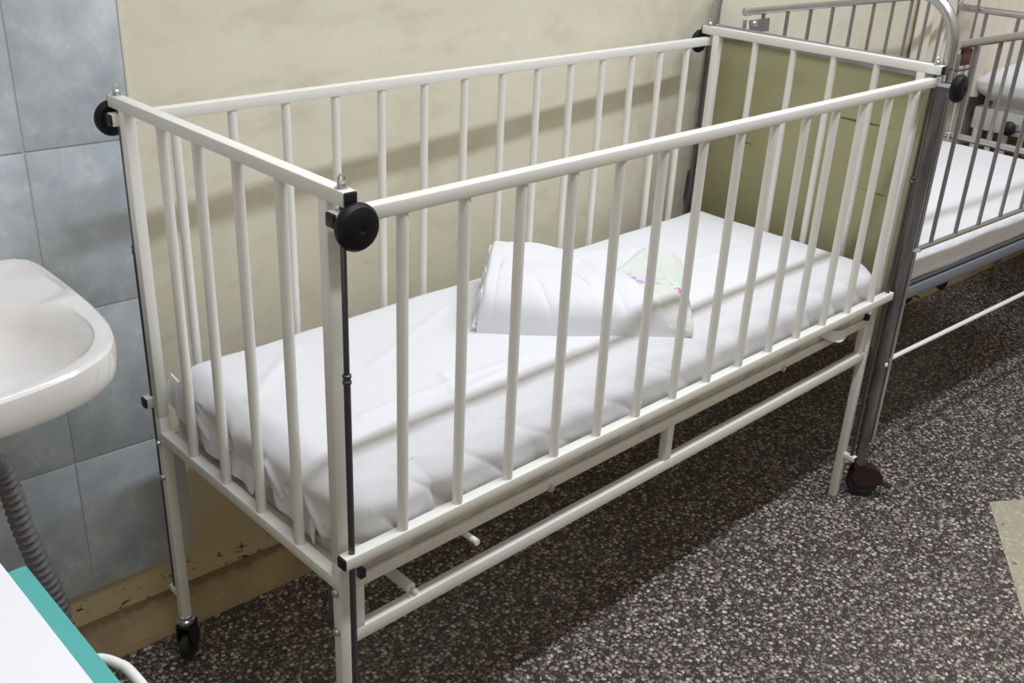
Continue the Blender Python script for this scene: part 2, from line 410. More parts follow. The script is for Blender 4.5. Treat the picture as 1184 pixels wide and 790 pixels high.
FT = [((.10, .10), (.45, .14), .009, .0035), ((.16, .17), (.52, .16), .008, .003), ((.30, .05), (.36, .20), .010, .003), ((.06, .33), (.22, .45), .012, .004), ((.20, .10), (.33, .06), .007, .004),
      ((.40, .06), (.62, .12), .008, .0025), ((1.0, .30), (1.5, .24), .010, .002), ((.9, .05), (1.25, .10), .009, .0025), ((.28, .30), (.55, .42), .012, .0025), ((.70, .06), (.82, .03), .008, .004)]
FS = [((.43, .625), (.34, .560), .006, .020), ((.44, .600), (.36, .545), .010, -.006), ((.33, .610), (.31, .560), .005, .014), ((.25, .600), (.20, .545), .006, .016), ((.22, .615), (.17, .570), .008, -.006),
      ((.16, .600), (.10, .545), .006, .015), ((.50, .64), (.47, .545), .012, .006), ((.40, .56), (.25, .545), .006, .014), ((.12, .62), (.06, .56), .007, -.006), ((.20, .560), (.08, .548), .006, .012)]
def sheet_fn(p, n):
    x, y, z = p
    q = p.copy()
    nz = noise.noise(Vector((x * 3, y * 3, z * 3))); n2 = noise.noise(Vector((x * 9 + 4, y * 9, z * 9)))
    if n.z > .0:
        wz = min(1, n.z / .9); wz = wz * wz * (3 - 2 * wz)
        edge = min(y - .012, .535 - y, x - .016, 1.545 - x)
        q.z += (.004 * nz + .002 * n2) * wz - .009 * math.exp(-max(edge, 0) / .05) * wz
        v = Vector((x, y))
        for a, b, w, h in FT: q.z += fold(v, a, b, w, h) * wz
        # scalloped front edge where the tucked sheet pulls
    side = 1 - max(0, n.z)
    depth = max(0, (.655 - z)) / .12
    if y < .10 and n.x > -.9 and n.x < .9:
        ph = x * 29.5 + 1.6 * math.sin(x * 5.3) + 9 * (z - .62) + 7 * y
        rg = (1 - abs(math.sin(ph * .5))) ** 2.2; rg2 = (1 - abs(math.sin(ph * .83 + 1.3 + 20 * (z - .62)))) ** 3
        am = max(0, min(1, (.075 - y) / .06)) * (.4 + .6 * min(1, depth * 1.6)) * (.55 + .45 * math.sin(x * 3.7 + 1) + .25 * math.sin(x * 11)) * max(0, min(1, (x - .05) / .06))
        q.y += (.012 * rg + .006 * rg2 - .002) * am if n.y < -.2 else 0
        q.z -= (.006 * rg + .003 * rg2) * am
        q.y = max(q.y, -.0175)
    if n.x < -.3:
        g = (y * 1.6 + z * 3.1)
        wob = math.sin(g * 23 + 2 * noise.noise(Vector((y * 5, z * 5, 7)))) * .5 + noise.noise(Vector((y * 20, z * 14, 5)))
        q.x += (.006 * wob + .002) * side * min(1, .2 + depth)
        v = Vector((y, z))
        for a, b, w_, h_ in FS: q.x += fold(v, a, b, w_ * .8, h_ * 1.4) * side
        q.x = max(q.x, .0095)
    if n.x > .3: q.x += .004 * n2
    if n.y > .3: q.y += .003 * n2
    return q
mat_t = thing('cot_mattress', 'mattress under a rumpled white sheet inside the cream cot', 'mattress', (0, 0, .5245))
bm = rounded_grid(.022, 1.536, -.007, .538, .5255, .575, 90, 30, 6, .008, lambda p, n: p + n * .001 * noise.noise(p * 12))
obj('mattress_core', bm, M['core'], mat_t)
bm = rounded_grid(.014, 1.545, -.010, .545, .540, .668, 440, 150, 36, .050, sheet_fn)
obj('sheet', bm, M['sheet'], mat_t)
# hanging corner folds of the sheet at the head end seen through the bars
def ribbon(bm, pts, wid, th=.003, nrm=(0, -1, 0)):
    """thick cloth strip through pts (list of (top,bottom) vectors)"""
    n = Vector(nrm).normalized(); rings = []
    for i, (a, b) in enumerate(pts):
        a = Vector(a); b = Vector(b); rings.append([bm.verts.new(a + n * th), bm.verts.new(b + n * th), bm.verts.new(b - n * th), bm.verts.new(a - n * th)])
    for r0, r1 in zip(rings, rings[1:]):
        for k in range(4): bm.faces.new([r0[k], r0[(k + 1) % 4], r1[(k + 1) % 4], r1[k]])
    bm.faces.new(rings[0][::-1]); bm.faces.new(rings[-1]); return bm
def drape(bm, x, y0, y1, ztop, zlow, ph, amp=.006, th=.0015):
    N, K = 26, 12; g0 = []; g1 = []
    for i in range(N + 1):
        y = y0 + (y1 - y0) * i / N; c0 = []; c1 = []
        for k in range(K + 1):
            t = k / K; z = ztop(y) * (1 - t) + zlow(y) * t
            xx = x + amp * math.sin(i * .55 + ph + t * 2.4) * t + .013 * (1 - t) ** 2 + .003 * noise.noise(Vector((y * 9, z * 9, ph)))
            c0.append(bm.verts.new((xx - th, y, z))); c1.append(bm.verts.new((xx + th, y, z)))
        g0.append(c0); g1.append(c1)
    for i in range(N):
        for k in range(K):
            bm.faces.new([g0[i][k], g0[i + 1][k], g0[i + 1][k + 1], g0[i][k + 1]]); bm.faces.new([g1[i][k], g1[i][k + 1], g1[i + 1][k + 1], g1[i + 1][k]])
    for i in range(N):
        bm.faces.new([g0[i][K], g0[i + 1][K], g1[i + 1][K], g1[i][K]]); bm.faces.new([g0[i][0], g1[i][0], g1[i + 1][0], g0[i + 1][0]])
    for g in (0, N):
        for k in range(K): bm.faces.new([g0[g][k], g0[g][k + 1], g1[g][k + 1], g1[g][k]])
for y0, y1, za, zb, zc, zd, ph in ((.455, .546, .622, .638, .552, .588, .6), (.385, .500, .612, .618, .546, .572, 0), (.255, .40, .590, .612, .540, .552, 1.7), (.085, .20, .595, .618, .538, .556, 3.1)):
    bm = B(); drape(bm, .0125, y0, y1, lambda y: za + (zb - za) * (y - y0) / (y1 - y0), lambda y: zc + (zd - zc) * (y - y0) / (y1 - y0), ph, .003)
    obj('sheet_fold', bm, M['sheet'], mat_t)
bm = B()
pts = []
for i in range(15):
    a = i / 14; x = 1.30 + .12 * a; zz = .5535 - .030 * a - .010 * math.sin(a * math.pi)
    pts.append(((x, -.018 + .003 * math.sin(a * 5), zz + .010 + .004 * math.sin(a * 3)), (x + .004, -.0125 - .014 * math.sin(a * 3.1), zz - .012)))
ribbon(bm, pts, .02, .0012); obj('sheet_corner', bm, M['sheet'], mat_t)

# ------------------------------------------------------------------ folded swaddling blanket
A_, B_, C_, D_ = Vector((.516, .287, 0)), Vector((.850, .024, 0)), Vector((1.118, .262, 0)), Vector((.720, .480, 0))
def quad(u, v): return (A_ * (1 - u) + B_ * u) * (1 - v) + (D_ * (1 - u) + C_ * u) * v
bl = thing('folded_blanket', 'folded white baby swaddling blanket with floral lining lying on the cot sheet', 'blanket', (.8, .25, .66))
def thick(u, v, side=0):
    hl =   .088 * (1 - u) + .060 * u + .008 * math.exp(-((u - .05) / .12) ** 2) - .014 * math.exp(-((u - .52) / .22) ** 2) * v
    e = min(1.0, max(0.0, v) / .30); a = math.sqrt(max(0, 1 - (1 - e) ** 2.2))
    e2 = min(1.0, max(0.0, 1 - v) / .10); b = math.sqrt(max(0, 1 - (1 - e2) ** 2))
    e3 = min(1.0, u / .045); c = .25 + .75 * math.sqrt(max(0, 1 - (1 - e3) ** 2))
    e4 = min(1.0, (1 - u) / .16); d = .3 + .7 * math.sqrt(max(0, 1 - (1 - e4) ** 2))
    return hl * a * b * c * d
def pocket(u, v):   # left of the hem line is the outer white cloth
    if v < .54: hem = .90 - .27 * (v / .54) ** .8
    else: hem = .63 + .42 * (v - .54)
    return hem - u
def in_gap(u, v): return False
FL = [(.955, .33, .040, (.50, .10, .33), 'star'), (.95, .47, .026, (.50, .74, .60), 'blob'), (.655, .40, .045, (.09, .34, .42), 'tri'),
      (.69, .35, .024, (.55, .60, .80), 'blob'), (.715, .43, .022, (.42, .40, .66), 'blob'), (.75, .38, .026, (.60, .34, .62), 'blob'), (.735, .30, .018, (.50, .52, .74), 'blob'), (.70, .50, .016, (.45, .62, .50), 'blob'),
      (.765, .47, .016, (.62, .60, .78), 'blob'), (.77, .27, .012, (.52, .55, .66), 'blob'),
      (.86, .40, .050, (.50, .52, .52), 'ring'), (.90, .46, .034, (.55, .57, .58), 'ring'), (.85, .20, .060, (.60, .63, .60), 'ring'), (.83, .38, .016, (.50, .50, .54), 'blob'), (.86, .88, .014, (.58, .66, .58), 'blob'), (.80, .58, .030, (.62, .66, .62), 'ring')]
bm = B(); lay = bm.loops.layers.float_color.new('print')
NU, NV = 300, 200; top = []; bot = []
for i in range(NU + 1):
    u = i / NU; ra = []; rb = []
    for j in range(NV + 1):
        v = j / NV; p = quad(u, v)
        # wavy outline
        if i == 0: p += Vector((.004, -.004, 0)) * math.sin(j * .21)
        pk = pocket(u, v); st = 1 / (1 + math.exp(-max(-40, min(40, pk / .003))))
        edge = min(1, min(u, 1 - u, v, 1 - v) / .03)
        nn = noise.noise(Vector((u * 7, v * 4, 1))) * .007 - .005 * (1 - abs(math.sin(u * 9 + 3 * v))) ** 5 * (1 if u > .12 else 0) + noise.noise(Vector((u * 22, v * 10, 3))) * .0014
        cr = .0045 * math.exp(-((u - .45 - .05 * math.sin(v * 9)) / .012) ** 2) * math.exp(-((v - .35) / .16) ** 2) + .003 * math.exp(-((u - .07 - .03 * v) / .010) ** 2) * (1 if v < .6 else .3)
        h = thick(u, v) + (nn - cr) * edge + (.011 * st - .004) * edge
        z0 = .6655
        # bulge of the front face beyond the base line
        p += (A_ - D_).normalized() * .012 * math.sin(math.pi * u) * max(0, 1 - v * 2)
        out = (A_ - D_).normalized() * .010 * math.sin(math.pi * min(1, v / .2)) * (1 if v < .2 else 0)
        ra.append(bm.verts.new((p.x + out.x, p.y + out.y, z0 + max(.001, h)))); rb.append(bm.verts.new((p.x, p.y, z0 - .0035)))
    top.append(ra); bot.append(rb)
base_c, lin_c = (.73, .73, .755), (.66, .675, .635)
def colour(u, v):
    if pocket(u, v) > 0: return base_c
    c = lin_c
    for fu, fv, r, cc, kind in FL:
        du, dv = (u - fu) * .40, (v - fv) * .33; d = math.hypot(du, dv); an = math.atan2(dv, du)
        R = r * .42
        if kind == 'star': ok = d < R * (.62 + .38 * math.cos(6 * an))
        elif kind == 'blob': ok = d < R * (.9 + .18 * math.cos(5 * an))
        elif kind == 'ring': ok = abs(d - R * (.75 + .15 * math.cos(2 * an))) < .0016
        else: ok = abs(dv) < R * .5 * (1 - abs(du) / R) + .001 and abs(du) < R
        if ok: c = cc
    return c
def addf(q, uv):
    f = bm.faces.new(q)
    for l, (a, b) in zip(f.loops, uv): l[lay] = (*colour(a, b), 1)
for i in range(NU):
    for j in range(NV):
        uv = [(i / NU, j / NV), ((i + 1) / NU, j / NV), ((i + 1) / NU, (j + 1) / NV), (i / NU, (j + 1) / NV)]
        addf([top[i][j], top[i + 1][j], top[i + 1][j + 1], top[i][j + 1]], uv)
        if i % 1 == 0: addf([bot[i][j], bot[i][j + 1], bot[i + 1][j + 1], bot[i + 1][j]], [(0, 0)] * 4)
for i in range(NU):
    addf([top[i][0], bot[i][0], bot[i + 1][0], top[i + 1][0]], [(i / NU, .0)] * 4); addf([top[i][NV], top[i + 1][NV], bot[i + 1][NV], bot[i][NV]], [(i / NU, 1)] * 4)
for j in range(NV):
    addf([top[0][j], top[0][j + 1], bot[0][j + 1], bot[0][j]], [(0, 0)] * 4); addf([top[NU][j], bot[NU][j], bot[NU][j + 1], top[NU][j + 1]], [(1, .3)] * 4)
m = M['print'] = cloth('swaddle_print_cotton', (.87, .87, .885), .10); t = NT(m)
at = t.n.new('ShaderNodeAttribute'); at.attribute_name = 'print'; t.color(at.outputs['Color'])
obj('blanket_body', bm, m, bl)
# layered fabric edge on the left end
bm = B()
for q in range(4):
    pts = []
    for j in range(24):
        v = .02 + .9 * j / 23; p = quad(-.012 + .012 * q * 1.0, v); z = .668 + thick(.045, v) * (.25 + .20 * q) + .003 * math.sin(j * .9 + q * 2)
        pts.append(((p.x - .003 + .003 * math.sin(j * .7 + q), p.y, z + .004), (p.x + .014, p.y - .010, z - .001)))
    ribbon(bm, pts, .01, .0018, (0, 0, 1))
obj('blanket_edge', bm, M['sheet'], bl)

# ------------------------------------------------------------------ metal bed behind the right end
TH = -.052
bx = thing('metal_bed', 'grey steel barred bed with olive headboard, standing behind the cream cot', 'bed', (1.606, -.032, 0), TH)
BW, BL = .652, 1.30
def bed_arch(x, ztop, r=.10, rt=.0130):
    pts = [(x, 0, .13), (x, 0, .6), (x, 0, ztop - r)]
    for k in range(1, 10): a = math.pi / 2 * k / 9; pts.append((x, r - r * math.cos(a), ztop - r + r * math.sin(a)))
    for k in range(0, 10): a = math.pi / 2 * k / 9; pts.append((x, BW - r + r * math.sin(a), ztop - r + r * math.cos(a)))
    pts += [(x, BW, .6), (x, BW, .13)]
    bm = B(); sweep(bm, pts, rt, 20); return bm
hd = obj('headboard_frame', bed_arch(0, 1.262), M['chrome'], bx, local=True)
for y in (0, BW):   # painted/worn lower legs sleeve the chrome arch
    bm = B(); tube(bm, (0, y, .085), (0, y, 1.085), .0140, 20); obj('leg', bm, M['worn'], bx, local=True)
bm = B(); box(bm, -.004, .006, .016, BW - .016, .42, 1.095, .001); obj('headboard_panel', bm, M['olive'], bx, local=True)
bm = B(); sweep(bm, [(0, .0, 1.112), (0, BW, 1.112)], .0095, 16); box(bm, -.012, .010, .010, BW - .01, 1.088, 1.104, .002); obj('headboard_rail', bm, M['barsteel'], bx, local=True)
ft = obj('footboard_frame', bed_arch(BL, 1.16, .07), M['chrome'], bx, local=True)
bm = B()
sweep(bm, [(BL, 0, 1.10), (BL, BW, 1.10)], .0115, 16); obj('footboard_rail', bm, M['chrome'], bx, local=True)
bm = B(); sweep(bm, [(BL, 0, .675), (BL, BW, .675)], .0125, 16); obj('footboard_rail', bm, M['chrome'], bx, local=True)
for k in range(5):
    bm = B(); y = BW * (k + 1) / 6; sweep(bm, [(BL, y, .675), (BL, y, 1.10)], .006, 10); obj('bar', bm, M['barsteel'], ft, local=True)
def metal_side(y, s, zl, zt, x1):
    bm = B(); sweep(bm, [(-.002 if s < 0 else .022, y, zt), (BL - .02, y, zt)], .0095, 16)
    sweep(bm, [(.018, y, zl), (BL - .02, y, zl)], .0065, 14)
    f = obj('side_rail', bm, M['chrome'], bx, local=True)
    for k in range(10):
        x = .088 + k * .1195 if s < 0 else .095 + .107 * k
        bm = B(); sweep(bm, [(x, y, zl), (x, y, zt)], .0052, 10); obj('bar', bm, M['barsteel'], f, local=True)
    for xx in (.018, BL - .018):
        bm = B(); sweep(bm, [(xx, y, .16), (xx, y, zt - .02)], .0050, 12); obj('guide_rod', bm, M['chrome'], f, local=True)
    bm = B()     # ring fittings where the lower rail runs on its rod
    sweep(bm, [(.018 + .011 * math.cos(a), y + .011 * math.sin(a), zl) for a in [2 * math.pi * k / 16 for k in range(16)]], .003, 8, closed=True)
    obj('rod_ring', bm, M['zinc'], f, local=True)
    bm = B()
    if s < 0:
        box(bm, .028, .060, y - .004, y + .004, zt - .046, zt - .008, .001); box(bm, .060, .068, y - .004, y + .004, zt - .046, zt - .030, .001)
        sweep(bm, [(-.012, y - .012, zt - .052), (.040, y - .010, zt - .054), (.072, y - .012, zt - .049)], .0024, 8)
        sweep(bm, [(.068, y, zt - .012), (.066, y, zt - .047)], .0035, 8)
        obj('latch', bm, M['rust'], f, local=True)
    else:
        prism(bm, [(.02, zt - .020), (.105, zt - .018), (.108, zt - .052), (.03, zt - .050)], y - .014, y - .011, 'xz')
        obj('latch', bm, M['barsteel'], f, local=True)
        bm = B(); lathe(bm, [(.0075, -.012), (.0105, -.010), (.0105, .010), (.0075, .012)], (.024, y, zt), (1, 0, 0), 16); obj('rail_sleeve', bm, M['zinc'], f, local=True)
        bm = B(); lathe(bm, [(.005, 0), (.008, .004), (.008, .012), (.004, .018), (0, .02)], (.010, y - .030, zt - .025), (1, 0, 0), 14); obj('rod_nut', bm, M['zinc'], f, local=True)
        bm = B(); lathe(bm, [(.004, 0), (.0075, .003), (.0075, .010), (0, .012)], (-.010, y - .02, zt - .052), (-1, 0, 0), 12); obj('rod_nut', bm, M['zinc'], f, local=True)
metal_side(-.012, -1, .690, 1.166, 0); metal_side(BW - .082, 1, .690, 1.160, 0)
bm = B(); box(bm, .0, BL, .004, .020, .545, .575, .002); box(bm, .0, BL, BW - .02, BW - .004, .545, .575, .002); box(bm, .0, .02, .0, BW, .545, .575, .002); box(bm, BL - .02, BL, 0, BW, .545, .575, .002)
for k in range(6): box(bm, .10 + .21 * k, .13 + .21 * k, .01, BW - .01, .565, .572)
obj('bed_base', bm, M['ticking'], bx, local=True)
bm = B(); sweep(bm, [(.010, 0, .390), (BL - .012, 0, .390)], .0062, 12); obj('low_stretcher', bm, M['white_metal'], bx, local=True)
bm = B(); lathe(bm, [(.006, 0), (.006, .003), (0, .006)], (-.002, -.013, .39), (0, -1, 0), 12); obj('bolt', bm, M['white_metal'], bx, local=True)
bm = B(); prism(bm, [(BW - .006, .75), (BW + .016, .72), (BW + .022, .64), (BW - .03, .62), (BW - .03, .66)], -.016, -.008, 'yz'); obj('corner_bracket', bm, M['worn'], bx, local=True)
for s, y in ((-1, -.0), (1, BW)):
    bm = B(); lathe(bm, [(.0055, 0), (.006, .003), (.0055, .007), (0, .008)], (-.0, y + s * .012 * 0, 1.100), (-1, 0, 0), 12) if False else lathe(bm, [(.0065, .013), (.0065, .016), (0, .020)], (0, y, 1.105), (-1, 0, .0), 12)
    obj('bolt', bm, M['zinc'], bx, local=True)
def bed_caster(px, py, a, par, mat, r=.042):
    """twin-disc caster with hood and brake tongue"""
    c, s = math.cos(a), math.sin(a)
    def P(x, y, z): return (px + c * x - s * y, py + s * x + c * y, z)
    bm = B(); lathe(bm, [(.011, .10), (.018, .098), (.018, .092), (.011, .088), (.011, .07)], (px, py, 0), (0, 0, 1), 18)
    n = 14; th = .017     # hood over the wheel
    for y in (-th, th):
        pts = [(-.01, .088), (.02, .088)] + [(.018 + (r + .004) * math.cos(b), r + (r + .004) * math.sin(b)) for b in [math.radians(62 - k * 9) for k in range(8)]] + [(.018, r - .008), (.0, r - .004), (-.018, .06)]
        v0 = [bm.verts.new(P(q[0], y - .002, q[1])) for q in pts]; v1 = [bm.verts.new(P(q[0], y + .002, q[1])) for q in pts]
        bm.faces.new(v0); bm.faces.new(v1[::-1])
        for i in range(len(pts)): bm.faces.new([v0[i], v0[(i + 1) % len(pts)], v1[(i + 1) % len(pts)], v1[i]])
    arc = [(.018 + (r + .004) * math.cos(b), r + (r + .004) * math.sin(b)) for b in [math.radians(100 - k * 9) for k in range(11)]]
    for (a0, a1) in zip(arc, arc[1:]):
        vs = [bm.verts.new(P(q[0], y, q[1])) for q in (a0, a1) for y in (-th, th)]; vt = [bm.verts.new(P(q[0] * 1.0 + .003, y, q[1] + .003)) for q in (a0, a1) for y in (-th, th)]
        for f in ((0, 1, 3, 2),): bm.faces.new([vs[i] for i in f]); bm.faces.new([vt[i] for i in f][::-1])
        for e in ((0, 1), (1, 3), (3, 2), (2, 0)): bm.faces.new([vs[e[0]], vs[e[1]], vt[e[1]], vt[e[0]]])
    o = obj('caster', bm, mat, par, local=True)
    bm = B(); ax = (-s, c, 0)
    lathe(bm, [(.006, -.013), (r * .55, -.012), (r * .62, -.014), (r * .9, -.013), (r, -.008), (r, .008), (r * .9, .013), (r * .62, .014), (r * .55, .012), (.006, .013)], P(.018, 0, r), ax, 32)
    obj('caster_wheel', bm, M['black'], o, local=True)
    bm = B(); q = [(.045, .012, .052), (.045, -.012, .052), (.092, -.010, .030), (.098, 0, .028), (.092, .010, .030)]
    v0 = [bm.verts.new(P(*k)) for k in q]; v1 = [bm.verts.new(P(k[0], k[1], k[2] - .005)) for k in q]
    bm.faces.new(v0); bm.faces.new(v1[::-1])
    for i in range(5): bm.faces.new([v0[i], v0[(i + 1) % 5], v1[(i + 1) % 5], v1[i]])
    obj('brake_lever', bm, mat, o, local=True)
for x, y, a in ((0, 0, -.75), (0, BW, 1.2), (BL, 0, .4), (BL, BW - .02, -.5)): bed_caster(x, y, a, bx, M['brownplastic'])
# its mattress
mt2 = thing('bed_mattress', 'white sheeted mattress lying on the grey steel bed at right', 'mattress', (1.606, -.032, .575), TH)
def ms(p, n):
    q = p.copy(); q.z += .003 * noise.noise(p * 5)
    if n.y < -.3: q.y += .004 * noise.noise(Vector((p.x * 6, p.z * 12, 1)))
    return q
bm = rounded_grid(.03, BL - .02, .006, BW - .02, .535 - .575 + .041, .590 - .575, 60, 24, 5, .012, lambda p, n: p)
obj('mattress_core', bm, M['ticking'], mt2, local=True)
bm = rounded_grid(.028, BL - .018, .0045, BW - .016, .585 - .575, .660 - .575, 110, 50, 12, .022, ms)
obj('sheet', bm, M['sheet'], mt2, local=True)

# ------------------------------------------------------------------ third bed further right with pillow
b3 = thing('white_bed', 'white metal bed with pillow at the far right behind the steel bed', 'bed', (3.20, .0, 0), -.05)
bm = B(); box(bm, -.012, .012, -.55, .52, .655, .735, .003); box(bm, 0, 1.5, .49, .52, .655, .735, .003); box(bm, 0, 1.5, -.55, -.52, .655, .735, .003)
obj('bed_frame', bm, M['white_metal'], b3, local=True)
for lx, y, z0, r in ((0, .50, .06, .013), (0, -.53, .06, .013), (.22, .385, 0, .010)):
    bm = B(); tube(bm, (lx, y, z0), (lx, y, .70), r, 14); obj('leg', bm, M['worn'] if y < .49 else M['white_metal'], b3, local=True)
bm = B(); box(bm, .02, 1.48, .495, .51, .22, .66, .003); obj('side_board', bm, M['wood'], b3, local=True)
for y in (.39, .445, .08):
    bm = B(); tube(bm, (.0, y, .42), (.0, y, .66), .010, 14); obj('frame_post', bm, M['white_metal'], b3, local=True)
for y in (.50, -.53):
    bm = B(); lathe(bm, [(.006, -.012), (.026, -.012), (.031, -.006), (.031, .006), (.026, .012), (.006, .012)], (0.005, y, .031), (.5, 1, 0), 22); obj('caster', bm, M['black'], b3, local=True)
bm = B(); tube(bm, (-.05, .355, .688), (-.05, .02, .680), .007, 12); box(bm, -.058, -.010, .345, .375, .675, .700, .003); obj('side_handle', bm, M['barsteel'], b3, local=True)
for y, z in ((.365, .688), (.292, .592)):
    bm = B(); lathe(bm, [(.006, 0), (.020, .003), (.026, .012), (.024, .022), (.012, .028), (0, .029)], (-.046, y, z), (-1, -.3, .1), 20); obj('knob', bm, M['black'], b3, local=True)
bm = rounded_grid(.014, 1.48, -.515, .485, .70, .765, 40, 40, 4, .025, ms); mt3 = obj('mattress', bm, M['pillow'])
mt3.location = (3.20, 0, 0); mt3.rotation_euler = (0, 0, -.05); tag(mt3, 'thin white mattress on the far white bed below the pillow', 'mattress')
def pil(p, n):
    ex = min(1, (.27 - abs(p.x)) / .06 * .8 + .2); ey = min(1, (.36 - abs(p.y)) / .07 * .8 + .2)
    q = p.copy(); q.z = p.z * max(.10, math.sqrt(max(0, ex)) * math.sqrt(max(0, ey))) + .008 * noise.noise(p * 6); return q
bm = rounded_grid(-.27, .27, -.36, .36, -.066, .066, 60, 80, 8, .03, pil)
pl = obj('pillow', bm, M['pillow']); pl.location = (3.435, .160, .828); pl.rotation_euler = (0, -.05, -.05)
tag(pl, 'plump white pillow lying on the far white bed', 'pillow')

# curtain hanging along the wall, behind the far bed
bm = B(); N = 560; x0, x1 = 2.72, 4.80
def cx(i, off): return x0 + (x1 - x0) * i / N
fr = []; bk = []
for i in range(N + 1):
    x = cx(i, 0); y = -.030 + .020 * math.sin(x * 2 * math.pi / .085 + 1.0 * math.sin(x * 5)) ; colf = []; colb = []
    for z in (.77, 1.3, 2.6): yy = y + .006 * math.sin(x * 40 + z * 3); colf.append(bm.verts.new((x, yy, z))); colb.append(bm.verts.new((x, yy + .003, z)))
    fr.append(colf); bk.append(colb)
for i in range(N):
    for k in range(2):
        bm.faces.new([fr[i][k], fr[i + 1][k], fr[i + 1][k + 1], fr[i][k + 1]]); bm.faces.new([bk[i][k], bk[i][k + 1], bk[i + 1][k + 1], bk[i + 1][k]])
    for k in (0, 2): bm.faces.new([fr[i][k], bk[i][k], bk[i + 1][k], fr[i + 1][k]])
for g in (0, N):
    for k in range(2): bm.faces.new([fr[g][k], fr[g][k + 1], bk[g][k + 1], bk[g][k]])
cu = wallobj('curtain', bm, M['curtain']); tag(cu, 'cream pleated curtain hanging behind the far right beds', 'curtain')

# ------------------------------------------------------------------ wash basin
def resample(pts, n=96):
    c = Vector((-.40, .42)); out = []
    P = [Vector(p) for p in pts]
    for k in range(n):
        a = 2 * math.pi * k / n; d = Vector((math.cos(a), math.sin(a))); best = None
        for i in range(len(P)):
            p, q = P[i] - c, P[(i + 1) % len(P)] - c; e = q - p; den = d.x * e.y - d.y * e.x
            if abs(den) < 1e-12: continue
            tt = (p.x * e.y - p.y * e.x) / den; ss = (p.x * d.y - p.y * d.x) / den
            if tt > 0 and -1e-6 <= ss <= 1 + 1e-6: best = max(best or 0, tt)
        out.append(best)
    for _ in range(2): out = [(out[i - 1] + 2 * out[i] + out[(i + 1) % n]) / 4 for i in range(n)]
    return out
half = [(-.128, .7135), (-.128, .57), (-.131, .45), (-.138, .379), (-.156, .313), (-.184, .270), (-.229, .243), (-.266, .230), (-.31, .222), (-.348, .218)]
outl = half + [(-.8 - x, y) for x, y in reversed(half)]
hin = [(-.25, .545), (-.205, .515), (-.178, .455), (-.172, .387), (-.185, .341), (-.217, .299), (-.262, .272), (-.335, .258)]
inl_ = hin + [(-.8 - x, y) for x, y in reversed(hin)]
RO, RI = resample(outl), resample(inl_)
def ringpts(fn, z): 
    r = []
    for k in range(96):
        a = 2 * math.pi * k / 96; d = fn(k); zz = z(k) if callable(z) else z
        y = .42 + d * math.sin(a); r.append((-.40 + d * math.cos(a), min(y, .7125), zz))
    return r
bm = B(); rings = []
back = lambda k: max(0, math.sin(2 * math.pi * k / 96))
spec = [(lambda k: RO[k] * .14, .712), (lambda k: RO[k] * .22, .716), (lambda k: RO[k] * (.32 + .40 * back(k)), .728), (lambda k: RO[k] * (.46 + .50 * back(k)), .746), (lambda k: RO[k] * (.62 + .37 * back(k)), .768), (lambda k: RO[k] * (.80 + .19 * back(k)), .787), (lambda k: RO[k] * (.93 + .06 * back(k)), .795), (lambda k: RO[k] * .985, .799), (lambda k: RO[k] * .998, .807), (lambda k: RO[k] * 1.0, .822), (lambda k: RO[k] * 1.0, .838), (lambda k: RO[k] * .992, .8465), (lambda k: RO[k] * .975, .8505),
        (lambda k: RO[k] * .94 + RI[k] * .04, .851), (lambda k: RO[k] * .55 + RI[k] * .45 if back(k) < .35 else RO[k] * .88 + RI[k] * .10, lambda k: .850 if back(k) < .35 else .846), (lambda k: RO[k] * .30 + RI[k] * .70 if back(k) < .35 else RO[k] * .5 + RI[k] * .5, lambda k: .8475 if back(k) < .35 else .841), (lambda k: RI[k] * 1.04, .8425), (lambda k: RI[k] * .985, .832), (lambda k: RI[k] * .94, .812), (lambda k: RI[k] * .88, .792), (lambda k: RI[k] * .74, .768), (lambda k: RI[k] * .5, .750), (lambda k: RI[k] * .2, .742), (lambda k: RI[k] * .08, .7405)]
for fn, z in spec: rings.append([bm.verts.new(p) for p in ringpts(fn, z)])
for a, b in zip(rings, rings[1:]):
    for k in range(96): bm.faces.new([a[k], a[(k + 1) % 96], b[(k + 1) % 96], b[k]])
bm.faces.new(rings[0][::-1]); bm.faces.new(rings[-1])
sk = thing('wash_basin', 'white ceramic wash basin mounted on the grey tiled wall at left', 'sink', (-.40, .70, .712))
obj('basin', bm, M['ceramic'], sk)
bm = B(); lathe(bm, [(.022, 0), (.022, .003), (.015, .003), (.014, .001), (0, .001)], (-.40, .42, .7405), (0, 0, 1), 24); obj('drain_ring', bm, M['zinc'], sk)
# corrugated waste hose
hp = [(-.385, .45, .708), (-.35, .52, .640), (-.30, .575, .570), (-.262, .610, .530), (-.250, .618, .47), (-.244, .620, .41), (-.236, .620, .355), (-.226, .620, .30), (-.214, .620, .24), (-.206, .625, .17), (-.22, .655, .110), (-.26, .70, .085)]
def catmull(P, n):
    P = [Vector(p) for p in P]; out = []
    for i in range(len(P) - 1):
        a, b, c, d = P[max(i - 1, 0)], P[i], P[i + 1], P[min(i + 2, len(P) - 1)]
        for k in range(n):
            s = k / n; out.append(.5 * ((2 * b) + (c - a) * s + (2 * a - 5 * b + 4 * c - d) * s * s + (3 * b - a - 3 * c + d) * s ** 3))
    out.append(P[-1]); return out
cp = catmull(hp, 30)
ln = 0; rs = []; out = []
for i, p in enumerate(cp):
    if i: ln += (p - cp[i - 1]).length
    rs.append(.0158 + .0042 * math.sin(ln * 2 * math.pi / .0155)); out.append(p)
bm = B(); sweep(bm, out, rs, 18)
hs = obj('drain_hose', bm, M['hose']); tag(hs, 'grey corrugated drain hose hanging below the wash basin', 'hose')

